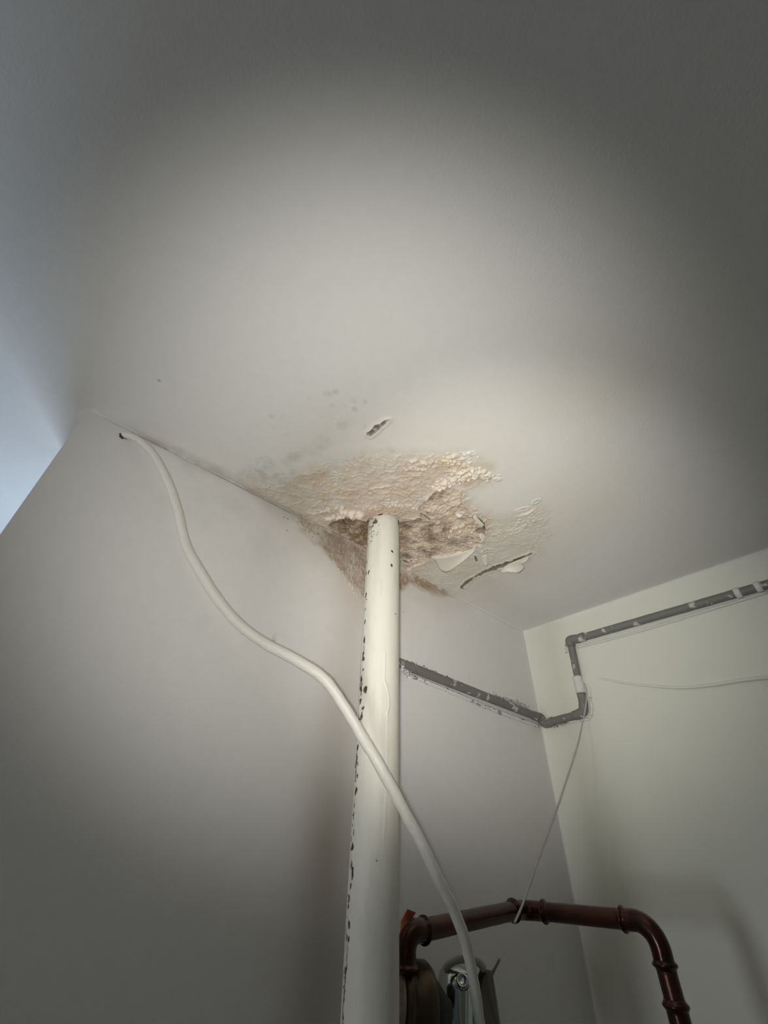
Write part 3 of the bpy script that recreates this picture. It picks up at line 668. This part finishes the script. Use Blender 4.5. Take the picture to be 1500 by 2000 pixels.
tube('bracket_arm', line_pts(bb+np.array([0, 0, 0.008]), cb+np.array([0, 0, 0.004]), 10), 0.006, 'black_rubber', val, 12, 0.0, 55)
tube('lug', spline([dep(935,1930,0.59), dep(938,1912,0.59), dep(944,1896,0.595)], 8), 0.004, 'black_rubber', val, 12, 0.1, 52)
tube('top_bracket', spline([dep(868,1893,0.59), dep(882,1880,0.59), dep(905,1873,0.59), dep(930,1876,0.59), dep(945,1892,0.59)], 10), 0.004, 'wire_grey', val, 14, 0.3, 53)

# ------------------------------------------------------------------ curled paint flakes on the ceiling
def flake(hinge, free, lift, curl=1.0, thick=0.0005, parent=ceiling, base=0.001):
    n, mrow = 14, 8
    hp_ = spline([np.array([*onC(*p), 0]) for p in hinge], 14); fp_ = spline([np.array([*onC(*p), 0]) for p in free], 14)
    pick = lambda P: np.array([P[int(round(i*(len(P)-1)/(n-1)))] for i in range(n)])
    hp_, fp_ = pick(hp_), pick(fp_); V = []
    for k in range(2):
        for r in range(mrow):
            t = r/(mrow-1)
            for i in range(n):
                p = hp_[i]*(1-t)+fp_[i]*t
                edge = math.sin(math.pi*(0.08+0.84*i/(n-1)))
                z = H-base-lift*edge*(t**(1.0+curl))-k*thick
                V.append((p[0], p[1], z))
    F = []; s = n*mrow
    for r in range(mrow-1):
        for i in range(n-1):
            a = r*n+i; F.append((a, a+1, a+n+1, a+n)); F.append((a+s, a+n+s, a+n+1+s, a+1+s))
    rim = list(range(n))+[r*n+n-1 for r in range(1, mrow)]+[(mrow-1)*n+i for i in range(n-2, -1, -1)]+[r*n for r in range(mrow-2, 0, -1)]
    for a, b in zip(rim, rim[1:]+rim[:1]): F.append((a, a+s, b+s, b))
    return mesh_obj('paint_flake', V, F, 'flake_paint', parent)
flake([(846,1089),(880,1084),(915,1074),(932,1064)], [(858,1109),(872,1111),(895,1096),(928,1072)], 0.010)
flake([(941,1085),(946,1083),(951,1083)], [(944,1099),(949,1101),(953,1099)], 0.006)
flake([(976,1117),(985,1106),(1000,1098),(1015,1092)], [(980,1114),(995,1108),(1012,1110),(1024,1106)], 0.012, 0.6)
flake([(1006,1096),(1020,1090),(1033,1084)], [(1014,1100),(1024,1095),(1032,1088)], 0.004)
flake([(903,1040),(906,1042),(909,1046)], [(905,1033),(910,1036),(910,1046)], 0.005)
flake([(890,1000),(897,1002),(904,1004)], [(891,1005),(897,1006),(902,1007)], 0.005)
flake([(940,1040),(946,1044),(949,1050)], [(935,1044),(942,1052),(947,1058)], 0.006)
flake([(928,1004),(936,1014),(946,1024)], [(924,1008),(932,1018),(942,1028)], 0.005)
